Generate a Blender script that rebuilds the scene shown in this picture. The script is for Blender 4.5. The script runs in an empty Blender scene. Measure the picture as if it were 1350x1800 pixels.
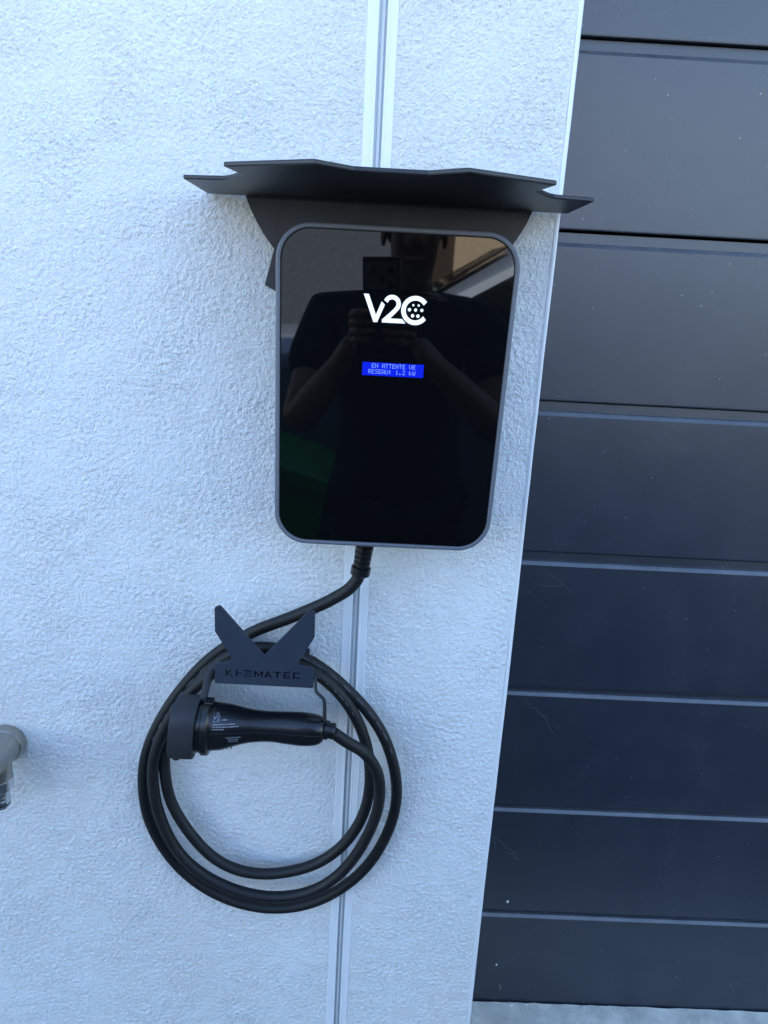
import bpy, bmesh, math, random
import numpy as np
from mathutils import Vector, Matrix
from mathutils.bvhtree import BVHTree

random.seed(7)
sc = bpy.context.scene
C = sc.collection
R = math.radians

# ------------------------------------------------------------------ camera
CAMZ = 1.388
cd = bpy.data.cameras.new('camera')
cam = bpy.data.objects.new('camera', cd)
C.objects.link(cam)
cam.matrix_world = Matrix(((0.998659, -0.04873, -0.017477, 0.0),
                           (-0.002425, 0.293183, -0.956053, -0.93),
                           (0.051713, 0.954814, 0.292672, CAMZ),
                           (0, 0, 0, 1)))
cd.sensor_width = 36
cd.lens = 26.6
cd.clip_start = 0.01
cd.clip_end = 2000
sc.camera = cam

# ------------------------------------------------------------------ sky, sun, exposure
SUN_EL, SUN_AZ = R(35), R(20)          # the sun stands behind the house: the front lies in its shade
w = bpy.data.worlds.new('World')
sc.world = w
w.use_nodes = True
nt = w.node_tree
sky = nt.nodes.new('ShaderNodeTexSky')
sky.sky_type = 'NISHITA'
sky.sun_disc = False
sky.sun_elevation = SUN_EL
sky.sun_rotation = SUN_AZ
sky.air_density = 1.0
sky.dust_density = 0.7
sky.ozone_density = 3.0
bg = nt.nodes['Background']
bg.inputs['Strength'].default_value = 0.13
nt.links.new(sky.outputs[0], bg.inputs[0])
sd = bpy.data.lights.new('sun', 'SUN')
sd.energy = 4.6
sd.angle = R(0.5)
sd.color = (1.0, 0.93, 0.82)
sun = bpy.data.objects.new('sun', sd)
C.objects.link(sun)
sdir = Vector((math.sin(SUN_AZ) * math.cos(SUN_EL), math.cos(SUN_AZ) * math.cos(SUN_EL), math.sin(SUN_EL)))
sun.rotation_euler = sdir.to_track_quat('Z', 'Y').to_euler()
sun.location = sdir * 30

vs = sc.view_settings
vs.view_transform = 'Standard'
vs.look = 'None'
vs.gamma = 1.0
vs.exposure = 2.72
vs.use_curve_mapping = False
cy = sc.cycles
cy.max_bounces = 6
cy.diffuse_bounces = 3
cy.glossy_bounces = 3
cy.transmission_bounces = 2
cy.caustics_reflective = False
cy.caustics_refractive = False


# ------------------------------------------------------------------ materials
def mat(name, col, rough=0.5, metal=0.0, spec=0.5, coat=0.0, emit=None, estr=0.0):
    m = bpy.data.materials.new(name)
    m.use_nodes = True
    b = m.node_tree.nodes['Principled BSDF']
    b.inputs['Base Color'].default_value = (*col, 1)
    b.inputs['Roughness'].default_value = rough
    b.inputs['Metallic'].default_value = metal
    b.inputs['Specular IOR Level'].default_value = spec
    b.inputs['Coat Weight'].default_value = coat
    if emit:
        b.inputs['Emission Color'].default_value = (*emit, 1)
        b.inputs['Emission Strength'].default_value = estr
        m.cycles.emission_sampling = 'NONE'
    return m


class N:
    """small node helper for one material"""
    def __init__(s, m):
        s.t = m.node_tree
        s.b = s.t.nodes['Principled BSDF']

    def add(s, typ, **kw):
        n = s.t.nodes.new(typ)
        for k, v in kw.items():
            if k in n.inputs.keys():
                n.inputs[k].default_value = v
            else:
                setattr(n, k, v)
        return n

    def link(s, a, b):
        s.t.links.new(a, b)

    def pos(s, scale=(1, 1, 1), src=None):
        if src is None:
            g = s.add('ShaderNodeNewGeometry').outputs['Position']
        else:
            g = src
        mp = s.add('ShaderNodeMapping')
        mp.inputs['Scale'].default_value = scale
        s.link(g, mp.inputs[0])
        return mp.outputs[0]

    def noise(s, vec, scale, detail=3, rough=0.55, dist=0.0):
        n = s.add('ShaderNodeTexNoise')
        n.inputs['Scale'].default_value = scale
        n.inputs['Detail'].default_value = detail
        n.inputs['Roughness'].default_value = rough
        n.inputs['Distortion'].default_value = dist
        s.link(vec, n.inputs['Vector'])
        return n.outputs['Fac']

    def vor(s, vec, scale, feature='F1', rnd=1.0):
        n = s.add('ShaderNodeTexVoronoi')
        n.feature = feature
        n.inputs['Scale'].default_value = scale
        n.inputs['Randomness'].default_value = rnd
        s.link(vec, n.inputs['Vector'])
        return n

    def ramp(s, fac, stops):
        r = s.add('ShaderNodeValToRGB')
        e = r.color_ramp.elements
        while len(e) < len(stops):
            e.new(0.5)
        for i, (p, c) in enumerate(stops):
            e[i].position = p
            e[i].color = (c, c, c, 1) if not isinstance(c, tuple) else (*c, 1)
        s.link(fac, r.inputs[0])
        return r.outputs[0]

    def math(s, op, a, b=None):
        n = s.add('ShaderNodeMath', operation=op)
        for i, v in enumerate((a, b)):
            if v is None:
                continue
            if isinstance(v, (int, float)):
                n.inputs[i].default_value = v
            else:
                s.link(v, n.inputs[i])
        return n.outputs[0]

    def mix(s, fac, a, b):
        n = s.add('ShaderNodeMix', data_type='RGBA')
        if isinstance(fac, (int, float)):
            n.inputs[0].default_value = fac
        else:
            s.link(fac, n.inputs[0])
        for sock, v in ((n.inputs[6], a), (n.inputs[7], b)):
            if isinstance(v, tuple):
                sock.default_value = (*v, 1)
            else:
                s.link(v, sock)
        return n.outputs[2]

    def bump(s, h, strength, dist, normal=None):
        n = s.add('ShaderNodeBump')
        n.inputs['Strength'].default_value = strength
        n.inputs['Distance'].default_value = dist
        s.link(h, n.inputs['Height'])
        if normal is not None:
            s.link(normal, n.inputs['Normal'])
        return n.outputs[0]


def m_stucco():
    m = mat('white_textured_render', (0.8, 0.8, 0.79), 0.9, spec=0.2)
    n = N(m)
    p = n.pos()
    a = n.noise(p, 330, 3, 0.65)              # fine sand in the render, finer than the modelled relief
    n.link(n.bump(a, 0.9, 0.0022), n.b.inputs['Normal'])
    big = n.noise(n.pos((1.0, 1.0, 0.45)), 2.2, 4, 0.6)
    colr = n.ramp(big, [(0.28, (0.715, 0.71, 0.685)), (0.55, (0.81, 0.81, 0.80)), (0.85, (0.84, 0.84, 0.835))])
    # sparse grime specks caught between the grains
    sp = n.vor(p, 16).outputs['Distance']
    spk = n.ramp(sp, [(0.0, 1.0), (0.022, 1.0), (0.035, 0.0)])
    gate = n.ramp(big, [(0.56, 0.0), (0.64, 0.55)])
    colr = n.mix(n.math('MULTIPLY', spk, gate), colr, (0.18, 0.16, 0.13))
    n.link(colr, n.b.inputs['Base Color'])
    return m


def m_door():
    DC = (0.010, 0.016, 0.030)
    m = mat('anthracite_coated_steel', DC, 0.40, spec=0.95)
    n = N(m)
    p = n.pos()
    grain = n.noise(p, 900, 1, 0.6)
    n.link(n.bump(grain, 0.22, 0.0004), n.b.inputs['Normal'])
    # dust film, specks and smears lying on the paint
    f1 = n.noise(p, 12, 5, 0.65)
    film = n.ramp(f1, [(0.40, 0.0), (0.75, 0.016)])
    s1 = n.vor(p, 62)
    k1 = n.ramp(s1.outputs['Distance'], [(0.0, 1.0), (0.040, 1.0), (0.085, 0.0)])
    sep = n.add('ShaderNodeSeparateColor')
    n.link(s1.outputs['Color'], sep.inputs[0])
    g1 = n.ramp(sep.outputs[0], [(0.40, 0.0), (0.95, 0.45)])
    s2 = n.vor(n.pos((1, 1, 0.6)), 190)
    k2 = n.ramp(s2.outputs['Distance'], [(0.0, 1.0), (0.06, 0.8), (0.12, 0.0)])
    g2 = n.ramp(f1, [(0.46, 0.0), (0.62, 0.22)])
    f = n.math('MAXIMUM', n.math('MULTIPLY', k1, g1), n.math('MULTIPLY', k2, g2))
    f = n.math('ADD', f, film)
    # settled dust on the sloping ledges, with sky light painted into its paleness
    sepn = n.add('ShaderNodeSeparateXYZ')
    n.link(n.add('ShaderNodeNewGeometry').outputs['True Normal'], sepn.inputs[0])
    led = n.ramp(sepn.outputs[2], [(0.3, 0.0), (0.6, 0.17)])
    f = n.math('ADD', f, n.math('MULTIPLY', led, n.ramp(f1, [(0.3, 0.45), (0.7, 1.0)])))
    n.link(n.mix(f, DC, (0.55, 0.57, 0.60)), n.b.inputs['Base Color'])
    rr_ = n.ramp(f1, [(0.3, 0.39), (0.75, 0.42)])
    n.link(rr_, n.b.inputs['Roughness'])
    return m


def m_powder(name, col, rough=0.5):
    m = mat(name, col, rough, spec=0.45)
    n = N(m)
    g = n.noise(n.pos(), 1400, 2, 0.6)
    n.link(n.bump(g, 0.35, 0.0003), n.b.inputs['Normal'])
    d = n.ramp(n.noise(n.pos(), 40, 4, 0.6), [(0.4, 0.0), (0.85, 0.03)])
    n.link(n.mix(d, col, (0.4, 0.4, 0.4)), n.b.inputs['Base Color'])
    return m


def m_concrete(name, base):
    m = mat(name, base, 0.9, spec=0.25)
    n = N(m)
    p = n.pos()
    a = n.noise(p, 18, 6, 0.65)
    f = n.noise(p, 260, 3, 0.6)
    lo = tuple(c * 0.72 for c in base)
    hi = tuple(min(1, c * 1.25) for c in base)
    colr = n.ramp(a, [(0.3, lo), (0.7, hi)])
    pits = n.ramp(n.vor(p, 120).outputs['Distance'], [(0.0, 1.0), (0.08, 1.0), (0.16, 0.0)])
    gate = n.ramp(n.noise(p, 40, 2), [(0.5, 0.0), (0.62, 0.75)])
    colr = n.mix(n.math('MULTIPLY', pits, gate), colr, tuple(c * 0.3 for c in base))
    n.link(colr, n.b.inputs['Base Color'])
    h = n.math('ADD', n.math('MULTIPLY', f, 0.6), a)
    n.link(n.bump(h, 0.8, 0.003), n.b.inputs['Normal'])
    return m


def m_rubber(name, col, rough):
    m = mat(name, col, rough, spec=0.4)
    n = N(m)
    p = n.pos()
    f = n.noise(p, 130, 4, 0.65)
    d = n.ramp(f, [(0.55, 0.0), (0.85, 0.05)])
    n.link(n.mix(d, col, (0.35, 0.34, 0.33)), n.b.inputs['Base Color'])
    n.link(n.bump(n.noise(p, 900, 2), 0.2, 0.0004), n.b.inputs['Normal'])
    rr = n.ramp(f, [(0.3, rough - 0.06), (0.75, rough + 0.12)])
    n.link(rr, n.b.inputs['Roughness'])
    return m


M = {}
M['stucco'] = m_stucco()
M['door'] = m_door()
M['powder'] = m_powder('anthracite_powder_coat', (0.014, 0.016, 0.022), 0.40)
M['holder'] = m_powder('blue_grey_powder_coat', (0.020, 0.029, 0.048), 0.55)
M['housing'] = m_powder('grey_moulded_plastic', (0.12, 0.13, 0.155), 0.42)
M['concrete'] = m_concrete('weathered_concrete', (0.76, 0.71, 0.60))
M['drive'] = m_concrete('asphalt', (0.055, 0.055, 0.056))
M['cable'] = m_rubber('black_cable_rubber', (0.007, 0.0075, 0.009), 0.54)
M['plug'] = mat('black_plug_plastic', (0.008, 0.0085, 0.010), 0.27)
M['cap'] = m_rubber('dark_soft_rubber', (0.020, 0.021, 0.026), 0.62)


def m_pvc():
    m = mat('white_pvc', (0.80, 0.81, 0.82), 0.35, spec=0.5)
    n = N(m)
    d = n.ramp(n.noise(n.pos((1, 1, 0.15)), 90, 4, 0.6), [(0.55, 0.0), (0.85, 0.22)])
    n.link(n.mix(d, (0.80, 0.81, 0.82), (0.5, 0.49, 0.46)), n.b.inputs['Base Color'])
    return m


M['pvc'] = m_pvc()
M['joint'] = mat('grey_joint_insert', (0.60, 0.63, 0.64), 0.5)
def m_glass():
    m = mat('black_front_glass', (0.0025, 0.0028, 0.0035), 0.02, spec=0.42)
    n = N(m)
    p = n.pos()
    s = n.vor(p, 42).outputs['Distance']
    k = n.ramp(s, [(0.0, 1.0), (0.012, 1.0), (0.024, 0.0)])
    g = n.ramp(n.noise(p, 26, 2), [(0.52, 0.0), (0.60, 0.5)])
    n.link(n.mix(n.math('MULTIPLY', k, g), (0.0025, 0.0028, 0.0035), (0.4, 0.4, 0.42)), n.b.inputs['Base Color'])
    return m


M['glass'] = m_glass()
M['blackgap'] = mat('black_gasket_and_backing', (0.004, 0.004, 0.005), 0.6)
M['logo'] = mat('backlit_white_print', (0.8, 0.82, 0.85), 0.3, emit=(0.78, 0.88, 1.0), estr=0.10)
M['lcd'] = mat('blue_lcd', (0.0, 0.0, 0.02), 0.08, emit=(0.0008, 0.0035, 0.15), estr=0.85)
M['lcdtext'] = mat('pale_blue_lcd_dots', (0.05, 0.08, 0.3), 0.2, emit=(0.030, 0.052, 0.17), estr=1.0)
M['print'] = mat('grey_fine_print', (0.22, 0.24, 0.27), 0.6)
M['nickel'] = mat('satin_nickel', (0.36, 0.34, 0.30), 0.30, metal=0.8)
M['chrome'] = mat('chrome', (0.62, 0.63, 0.64), 0.20, metal=0.95)
M['orubber'] = mat('black_o_ring', (0.01, 0.01, 0.01), 0.5)
M['white_spot'] = mat('dried_white_spot', (0.75, 0.75, 0.72), 0.8)
M['web'] = mat('cobweb_silk', (0.15, 0.16, 0.17), 0.8)
M['straw'] = mat('dry_straw', (0.42, 0.33, 0.20), 0.8)
M['skin'] = mat('skin', (0.25, 0.14, 0.09), 0.5)
M['shirt'] = mat('navy_cotton', (0.008, 0.010, 0.018), 0.9)
M['trousers'] = mat('charcoal_cotton', (0.012, 0.013, 0.018), 0.9)
M['hair'] = mat('dark_hair', (0.02, 0.014, 0.01), 0.6)
M['phone'] = mat('phone_shell', (0.012, 0.012, 0.014), 0.35)
M['phonecam'] = mat('phone_camera_plate', (0.16, 0.13, 0.11), 0.3)
M['lens'] = mat('lens_glass', (0.004, 0.004, 0.006), 0.05)


# ------------------------------------------------------------------ mesh helpers
def empty(name, loc, label=None, cat=None, group=None):
    o = bpy.data.objects.new(name, None)
    o.empty_display_size = 0.05
    C.objects.link(o)
    o.location = loc
    if label:
        o['label'] = label
        o['category'] = cat
    if group:
        o['group'] = group
    return o


def bmo(name, bm, m, parent=None, smooth=False, label=None, cat=None, kind=None, group=None, sharp=35):
    """link a bmesh (in world coordinates) as one object"""
    bmesh.ops.recalc_face_normals(bm, faces=bm.faces)
    me = bpy.data.meshes.new(name)
    bm.to_mesh(me)
    bm.free()
    return meo(name, me, m, parent, smooth, label, cat, kind, group, sharp)


def meo(name, me, m, parent=None, smooth=False, label=None, cat=None, kind=None, group=None, sharp=35):
    me.materials.clear()
    me.materials.append(m)
    if smooth:
        me.shade_smooth()
        if sharp:
            me.set_sharp_from_angle(angle=R(sharp))
    o = bpy.data.objects.new(name, me)
    C.objects.link(o)
    if parent:
        o.parent = parent
        wm = Matrix.Translation(parent.location)
        q = parent.parent
        while q:                       # parents are only ever translated
            wm = Matrix.Translation(q.location) @ wm
            q = q.parent
        o.matrix_parent_inverse = wm.inverted()
    if label:
        o['label'] = label
        if cat:
            o['category'] = cat
    if kind:
        o['kind'] = kind
    if group:
        o['group'] = group
    return o


def box(bm, a, b, bevel=0.0, seg=2):
    x0, y0, z0 = a
    x1, y1, z1 = b
    v = [bm.verts.new(p) for p in ((x0, y0, z0), (x1, y0, z0), (x1, y1, z0), (x0, y1, z0),
                                   (x0, y0, z1), (x1, y0, z1), (x1, y1, z1), (x0, y1, z1))]
    fs = [bm.faces.new([v[i] for i in f]) for f in ((0, 3, 2, 1), (4, 5, 6, 7), (0, 1, 5, 4), (1, 2, 6, 5), (2, 3, 7, 6), (3, 0, 4, 7))]
    if bevel > 0:
        es = list({e for f in fs for e in f.edges})
        bmesh.ops.bevel(bm, geom=es, offset=bevel, segments=seg, affect='EDGES', profile=0.5)
    return bm


def newbox(a, b, bevel=0.0, seg=2):
    return box(bmesh.new(), a, b, bevel, seg)


def loft(bm, rings, cap0=True, cap1=True, closed=True):
    vr = [[bm.verts.new(p) for p in r] for r in rings]
    n = len(vr[0])
    for a, b in zip(vr, vr[1:]):
        for i in range(n if closed else n - 1):
            j = (i + 1) % n
            bm.faces.new((a[i], a[j], b[j], b[i]))
    if cap0:
        bm.faces.new(vr[0][::-1])
    if cap1:
        bm.faces.new(vr[-1])
    return bm


def prism(bm, pts, f, h0, h1):
    """pts 2-D outline, f maps (a, b, h) to a point"""
    return loft(bm, [[f(a, b, h0) for a, b in pts], [f(a, b, h1) for a, b in pts]])


def catmull(pts, sub=8, closed=False):
    pts = [Vector(p) for p in pts]
    out = []
    n = len(pts)
    for i in range(n - 1 if not closed else n):
        p0 = pts[i - 1] if (i > 0 or closed) else pts[0] * 2 - pts[1]
        p1 = pts[i]
        p2 = pts[(i + 1) % n]
        p3 = pts[(i + 2) % n] if (i + 2 < n or closed) else pts[-1] * 2 - pts[-2]
        for k in range(sub):
            t = k / sub
            # centripetal-like uniform Catmull-Rom
            out.append(0.5 * ((2 * p1) + (p2 - p0) * t + (2 * p0 - 5 * p1 + 4 * p2 - p3) * t * t + (3 * p1 - p0 - 3 * p2 + p3) * t ** 3))
    if not closed:
        out.append(pts[-1])
    return out


def smooth_path(pts, it):
    pts = [p.copy() for p in pts]
    for _ in range(it):
        q = [p.copy() for p in pts]
        for i in range(1, len(pts) - 1):
            pts[i] = q[i] * 0.5 + (q[i - 1] + q[i + 1]) * 0.25
    return pts


def tube(bm, path, rad, seg=14, squash=None):
    path = [Vector(p) for p in path]
    n = len(path)
    rings = []
    prev = None
    for i, p in enumerate(path):
        t = (path[min(i + 1, n - 1)] - path[max(i - 1, 0)]).normalized()
        if prev is None:
            a = Vector((0, 1, 0)) if abs(t.y) < 0.9 else Vector((1, 0, 0))
            u = (a - t * a.dot(t)).normalized()
        else:
            u = (prev - t * prev.dot(t)).normalized()
        prev = u
        v = t.cross(u)
        r = rad(i / (n - 1)) if callable(rad) else rad
        ru, rv = (r, r) if squash is None else (r * squash, r)
        rings.append([p + u * (math.cos(2 * math.pi * k / seg) * ru) + v * (math.sin(2 * math.pi * k / seg) * rv) for k in range(seg)])
    return loft(bm, rings)


def lathe(bm, prof, origin, axis, seg=32):
    """prof: (distance along axis, radius)"""
    o = Vector(origin)
    t = Vector(axis).normalized()
    a = Vector((0, 0, 1)) if abs(t.z) < 0.9 else Vector((1, 0, 0))
    u = (a - t * a.dot(t)).normalized()
    v = t.cross(u)
    rings = [[o + t * d + u * (r * math.cos(2 * math.pi * k / seg)) + v * (r * math.sin(2 * math.pi * k / seg)) for k in range(seg)] for d, r in prof]
    return loft(bm, rings)


def flat_curve_mesh(name, splines, thick, bevel=0.0):
    """2-D outlines (holes included) filled and extruded; returns a mesh in the XY plane, z = +-thick/2"""
    cu = bpy.data.curves.new(name, 'CURVE')
    cu.dimensions = '2D'
    cu.fill_mode = 'BOTH'
    cu.extrude = thick / 2 - bevel
    cu.bevel_depth = bevel
    cu.bevel_resolution = 1
    for pts in splines:
        s = cu.splines.new('POLY')
        s.points.add(len(pts) - 1)
        for i, (a, b) in enumerate(pts):
            s.points[i].co = (a, b, 0, 1)
        s.use_cyclic_u = True
    ob = bpy.data.objects.new(name, cu)
    C.objects.link(ob)
    dg = bpy.context.evaluated_depsgraph_get()
    me = bpy.data.meshes.new_from_object(ob.evaluated_get(dg))
    bpy.data.objects.remove(ob)
    bpy.data.curves.remove(cu)
    return me


def fillet(pts, radii, seg=5):
    """round the corners of a 2-D polygon; radii one number or one per corner"""
    out = []
    n = len(pts)
    for i in range(n):
        r = radii[i] if isinstance(radii, (list, tuple)) else radii
        p = Vector(pts[i])
        a = Vector(pts[i - 1]) - p
        b = Vector(pts[(i + 1) % n]) - p
        if r <= 0:
            out.append((p.x, p.y))
            continue
        la, lb = a.length, b.length
        a.normalize()
        b.normalize()
        ang = a.angle(b)
        d = min(r / math.tan(ang / 2), la * 0.48, lb * 0.48)
        s, e = p + a * d, p + b * d
        for k in range(seg + 1):
            t = k / seg
            q = s * (1 - t) ** 2 + p * 2 * t * (1 - t) + e * t * t
            out.append((q.x, q.y))
    return out


# ================================================================== GROUND
def sheet(name, x0, x1, y0, y1, z, m, **kw):
    bm = bmesh.new()
    vs_ = [bm.verts.new(p) for p in ((x0, y0, z), (x1, y0, z), (x1, y1, z), (x0, y1, z))]
    bm.faces.new(vs_)
    return bmo(name, bm, m, **kw)


M['earth'] = m_concrete('dry_earth_ground', (0.34, 0.31, 0.17))
sheet('ground', -300, 300, -300, 300, -0.012, M['earth'], kind='structure')
drive = sheet('driveway', -6, 9, -5.6, -0.002, -0.006, M['drive'], kind='structure')

# threshold slab under the garage door: its broken rear edge runs along the door
bm = bmesh.new()
top_b, top_f = [], []
nx = 160
for i in range(nx + 1):
    x = 0.203 + (2.797 - 0.203) * i / nx
    j = random.uniform(-0.0022, 0.0014) - (0.003 if random.random() < 0.06 else 0)
    top_b.append((x, 0.2475 + j * 0.6, 0.0))
    top_f.append((x, -0.06, -0.002))
prev = None
for i in range(nx + 1):
    b3 = Vector(top_b[i])
    f3 = Vector(top_f[i])
    col_ = [bm.verts.new(b3 + Vector((0, 0.003, -0.012 + 0))), bm.verts.new(b3), bm.verts.new(b3 + Vector((0, -0.03, 0.0005 + random.uniform(0, .0006)))), bm.verts.new(f3), bm.verts.new(f3 + Vector((0, 0, -0.03)))]
    if prev:
        for k in range(4):
            bm.faces.new((prev[k], prev[k + 1], col_[k + 1], col_[k]))
    prev = col_
bmo('threshold_slab', bm, M['concrete'], kind='structure')

# ================================================================== HOUSE WALL
wall = empty('house_wall', (0, 0.15, 0), 'white roughcast house wall with vertical joint strip beside the garage door', 'wall')
WT = 2.95                # wall top
JX0, JX1 = -0.0290, 0.0010   # the joint strip sits between the two rendered fields


def wall_block(x0, x1, z0, z1, name='rendered_field', y1=0.30):
    bm = newbox((x0, 0.0, z0), (x1, y1, z1))
    return bmo(name, bm, M['stucco'], wall)


def relief_field(x0, x1, z0, z1, step, seed):
    """a field of roughcast render: a height sheet of lumps and creases a few millimetres across"""
    nx_, nz_ = int(round((x1 - x0) / step)) + 1, int(round((z1 - z0) / step)) + 1
    rng = np.random.default_rng(seed)
    fx = np.fft.fftfreq(nx_, step)[None, :]
    fz = np.fft.fftfreq(nz_, step)[:, None]
    fr = np.sqrt(fx * fx + fz * fz) + 1e-9

    def band(wl, width):
        g = np.fft.ifft2(np.fft.fft2(rng.standard_normal((nz_, nx_))) * np.exp(-(np.log(fr * wl) / width) ** 2)).real
        return g / g.std()

    a, b, c, d = band(0.0095, 0.45), band(0.0052, 0.45), band(0.0034, 0.4), band(0.045, 0.6)
    patch = np.clip(0.95 + 0.14 * band(0.16, 0.6), 0.6, 1.3)     # the float pressed harder here and there
    h = (0.00017 * a + 0.00038 * np.minimum(np.abs(b), 1.6) + 0.00030 * c) * patch * RELIEF + 0.00022 * d
    h -= h.mean()
    ex_ = np.minimum(np.arange(nx_), np.arange(nx_)[::-1])[None, :] * step
    ez_ = np.minimum(np.arange(nz_), np.arange(nz_)[::-1])[:, None] * step
    h *= np.clip(np.minimum(ex_, ez_) / 0.004, 0, 1)
    X_, Z_ = np.meshgrid(x0 + np.arange(nx_) * (x1 - x0) / (nx_ - 1), z0 + np.arange(nz_) * (z1 - z0) / (nz_ - 1))
    co = np.stack([X_, -0.0004 - h, Z_], -1).reshape(-1, 3).astype(np.float32)
    id_ = np.arange(nx_ * nz_).reshape(nz_, nx_)
    q_ = np.stack([id_[:-1, :-1], id_[:-1, 1:], id_[1:, 1:], id_[1:, :-1]], -1).reshape(-1, 4)
    me_ = bpy.data.meshes.new('rendered_field')
    me_.vertices.add(len(co))
    me_.vertices.foreach_set('co', co.ravel())
    me_.loops.add(q_.size)
    me_.loops.foreach_set('vertex_index', q_.ravel().astype(np.int32))
    me_.polygons.add(len(q_))
    me_.polygons.foreach_set('loop_start', (np.arange(len(q_)) * 4).astype(np.int32))
    me_.update(calc_edges=True)
    return meo('rendered_field', me_, M['stucco'], wall, smooth=True, sharp=None)


RELIEF = 1.42
wall_block(-6.0, -0.78, -0.02, WT, 'outer_field')
wall_block(-0.7795, JX0, -0.02, 0.1195, 'wall_foot')
wall_block(-0.7795, JX0, 1.7805, WT, 'upper_field')
relief_field(-0.78, JX0, 0.12, 1.78, 0.00135, 5)
relief_field(JX1, 0.1955, 0.12, 1.78, 0.00135, 9)
wall_block(JX1, 0.1955, -0.02, 0.1195, 'wall_foot')
wall_block(JX1, 0.1955, 1.7805, WT, 'upper_field')
bmo('wall_core', newbox((-0.7795, 0.004, 0.12), (JX0 - 0.0005, 0.30, 1.78)), M['stucco'], wall)
bmo('wall_core', newbox((JX1 + 0.0005, 0.004, 0.12), (0.1955, 0.30, 1.78)), M['stucco'], wall)
wall_block(2.8045, 6.0, -0.02, WT)
wall_block(0.2, 2.8, 2.25, WT, 'lintel')
bmo('joint_backing', newbox((JX0 + 0.0005, 0.012, -0.02), (JX1 - 0.0005, 0.29, WT)), M['stucco'], wall)
# rounded plastic corner bead at the jamb, then the smooth reveal
for sx, xx in ((1, 0.2), (-1, 2.8)):
    bm = bmesh.new()
    pr = [(-0.0046, 0.004), (-0.0046, -0.0011), (-0.0035, -0.0016), (-0.0012, -0.0016), (0.0, -0.0009), (0.0008, 0.0006), (0.0008, 0.0105), (-0.001, 0.0105)]
    zs = [-0.02 + (2.25 + 0.02) * k / 60 for k in range(61)]
    rings = []
    for z in zs:
        wob = 0.0004 * math.sin(z * 9.0) + random.uniform(-0.00018, 0.00018)
        rings.append([(xx + sx * (a + wob), b, z) for a, b in pr])
    loft(bm, rings)
    bmo('corner_bead', bm, M['pvc'], wall, smooth=True, sharp=25)
# white PVC expansion joint: two flanges and a recessed grey insert
ej = empty('expansion_joint', (-0.014, 0, 0.0))
ej.parent = wall
ej.matrix_parent_inverse = Matrix.Translation(wall.location).inverted()


def joint_strip(name, prof, m):
    bm = bmesh.new()
    rings = []
    for k in range(41):
        z = -0.02 + (WT + 0.02) * k / 40
        sh = (z - 1.0) * 0.0022
        wob = random.uniform(-0.00012, 0.00012)
        rings.append([(a + sh + wob - 0.0005, b, z) for a, b in prof])
    loft(bm, rings)
    o = bmo(name, bm, m, None, smooth=True, sharp=25)
    o.parent = ej
    o.matrix_parent_inverse = (Matrix.Translation(wall.location) @ Matrix.Translation(wall.location).inverted() @ Matrix.Translation(ej.location)).inverted()
    return o


joint_strip('flange', [(-0.0304, 0.010), (-0.0304, -0.0012), (-0.0298, -0.0018), (-0.0205, -0.0018), (-0.0200, -0.0027), (-0.0182, -0.0027), (-0.0177, -0.0018), (-0.0177, 0.010)], M['pvc'])
joint_strip('flange', [(-0.0088, 0.010), (-0.0088, -0.0018), (-0.0082, -0.0026), (-0.0064, -0.0026), (-0.0058, -0.0018), (0.0022, -0.0018), (0.0028, -0.0012), (0.0028, 0.010)], M['pvc'])
joint_strip('joint_insert', [(-0.0176, 0.010), (-0.0176, 0.0030), (-0.0152, 0.0034), (-0.0146, 0.0012), (-0.0124, 0.0004), (-0.0113, 0.0008), (-0.0108, 0.0032), (-0.0089, 0.0034), (-0.0089, 0.010)], M['joint'])
# roof slab, rear and side walls make the house a solid that throws the shade
bmo('roof_slab', newbox((-6.2, -0.10, WT + 0.002), (6.2, 7.0, WT + 0.20)), M['concrete'], wall)
bmo('rear_wall', newbox((-6.0, 6.5, -0.02), (6.0, 6.8, WT)), M['stucco'], wall)
bmo('side_wall', newbox((-6.0, 0.303, -0.02), (-5.7, 6.497, WT)), M['stucco'], wall)
bmo('side_wall', newbox((5.7, 0.303, -0.02), (6.0, 6.497, WT)), M['stucco'], wall)

# ================================================================== GARAGE DOOR
door = empty('garage_door', (1.5, 0.25, 0), 'dark anthracite sectional garage door with horizontal panels, set back beside the wall', 'garage door')
YF = 0.25
PITCH = 0.2480
prof = [(YF + 0.034, 0.0045), (YF + 0.0135, 0.0045), (YF + 0.0015, 0.0042), (YF + 0.0003, 0.0050), (YF, 0.0066),
        (YF, PITCH - 0.0172), (YF + 0.0004, PITCH - 0.0162), (YF + 0.0044, PITCH - 0.0117), (YF + 0.0054, PITCH - 0.0112), (YF + 0.0102, PITCH - 0.0106),
        (YF + 0.0106, PITCH + 0.0034), (YF + 0.034, PITCH + 0.0034)]
bm = bmesh.new()
loft(bm, [[(x, y, z) for y, z in prof] for x in (0.12, 1.5, 2.88)])
bmesh.ops.recalc_face_normals(bm, faces=bm.faces)
pme = bpy.data.meshes.new('door_panel')
bm.to_mesh(pme)
bm.free()
pme.materials.append(M['door'])
lines = [-0.0195, 0.2255, 0.4700, 0.7160, 0.9672, 1.2174, 1.4685, 1.7176, 1.9660, 2.2140]
for z in lines[:-1]:
    o = bpy.data.objects.new('door_panel', pme)
    C.objects.link(o)
    o.parent = door
    o.matrix_parent_inverse = Matrix.Translation(door.location).inverted()
    o.location = (0, 0, z)
# black rubber seal under the lowest panel
bm = newbox((0.205, YF + 0.004, -0.0115), (2.795, YF + 0.026, 0.006), 0.002)
bmo('bottom_seal', bm, M['orubber'], door)
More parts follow.
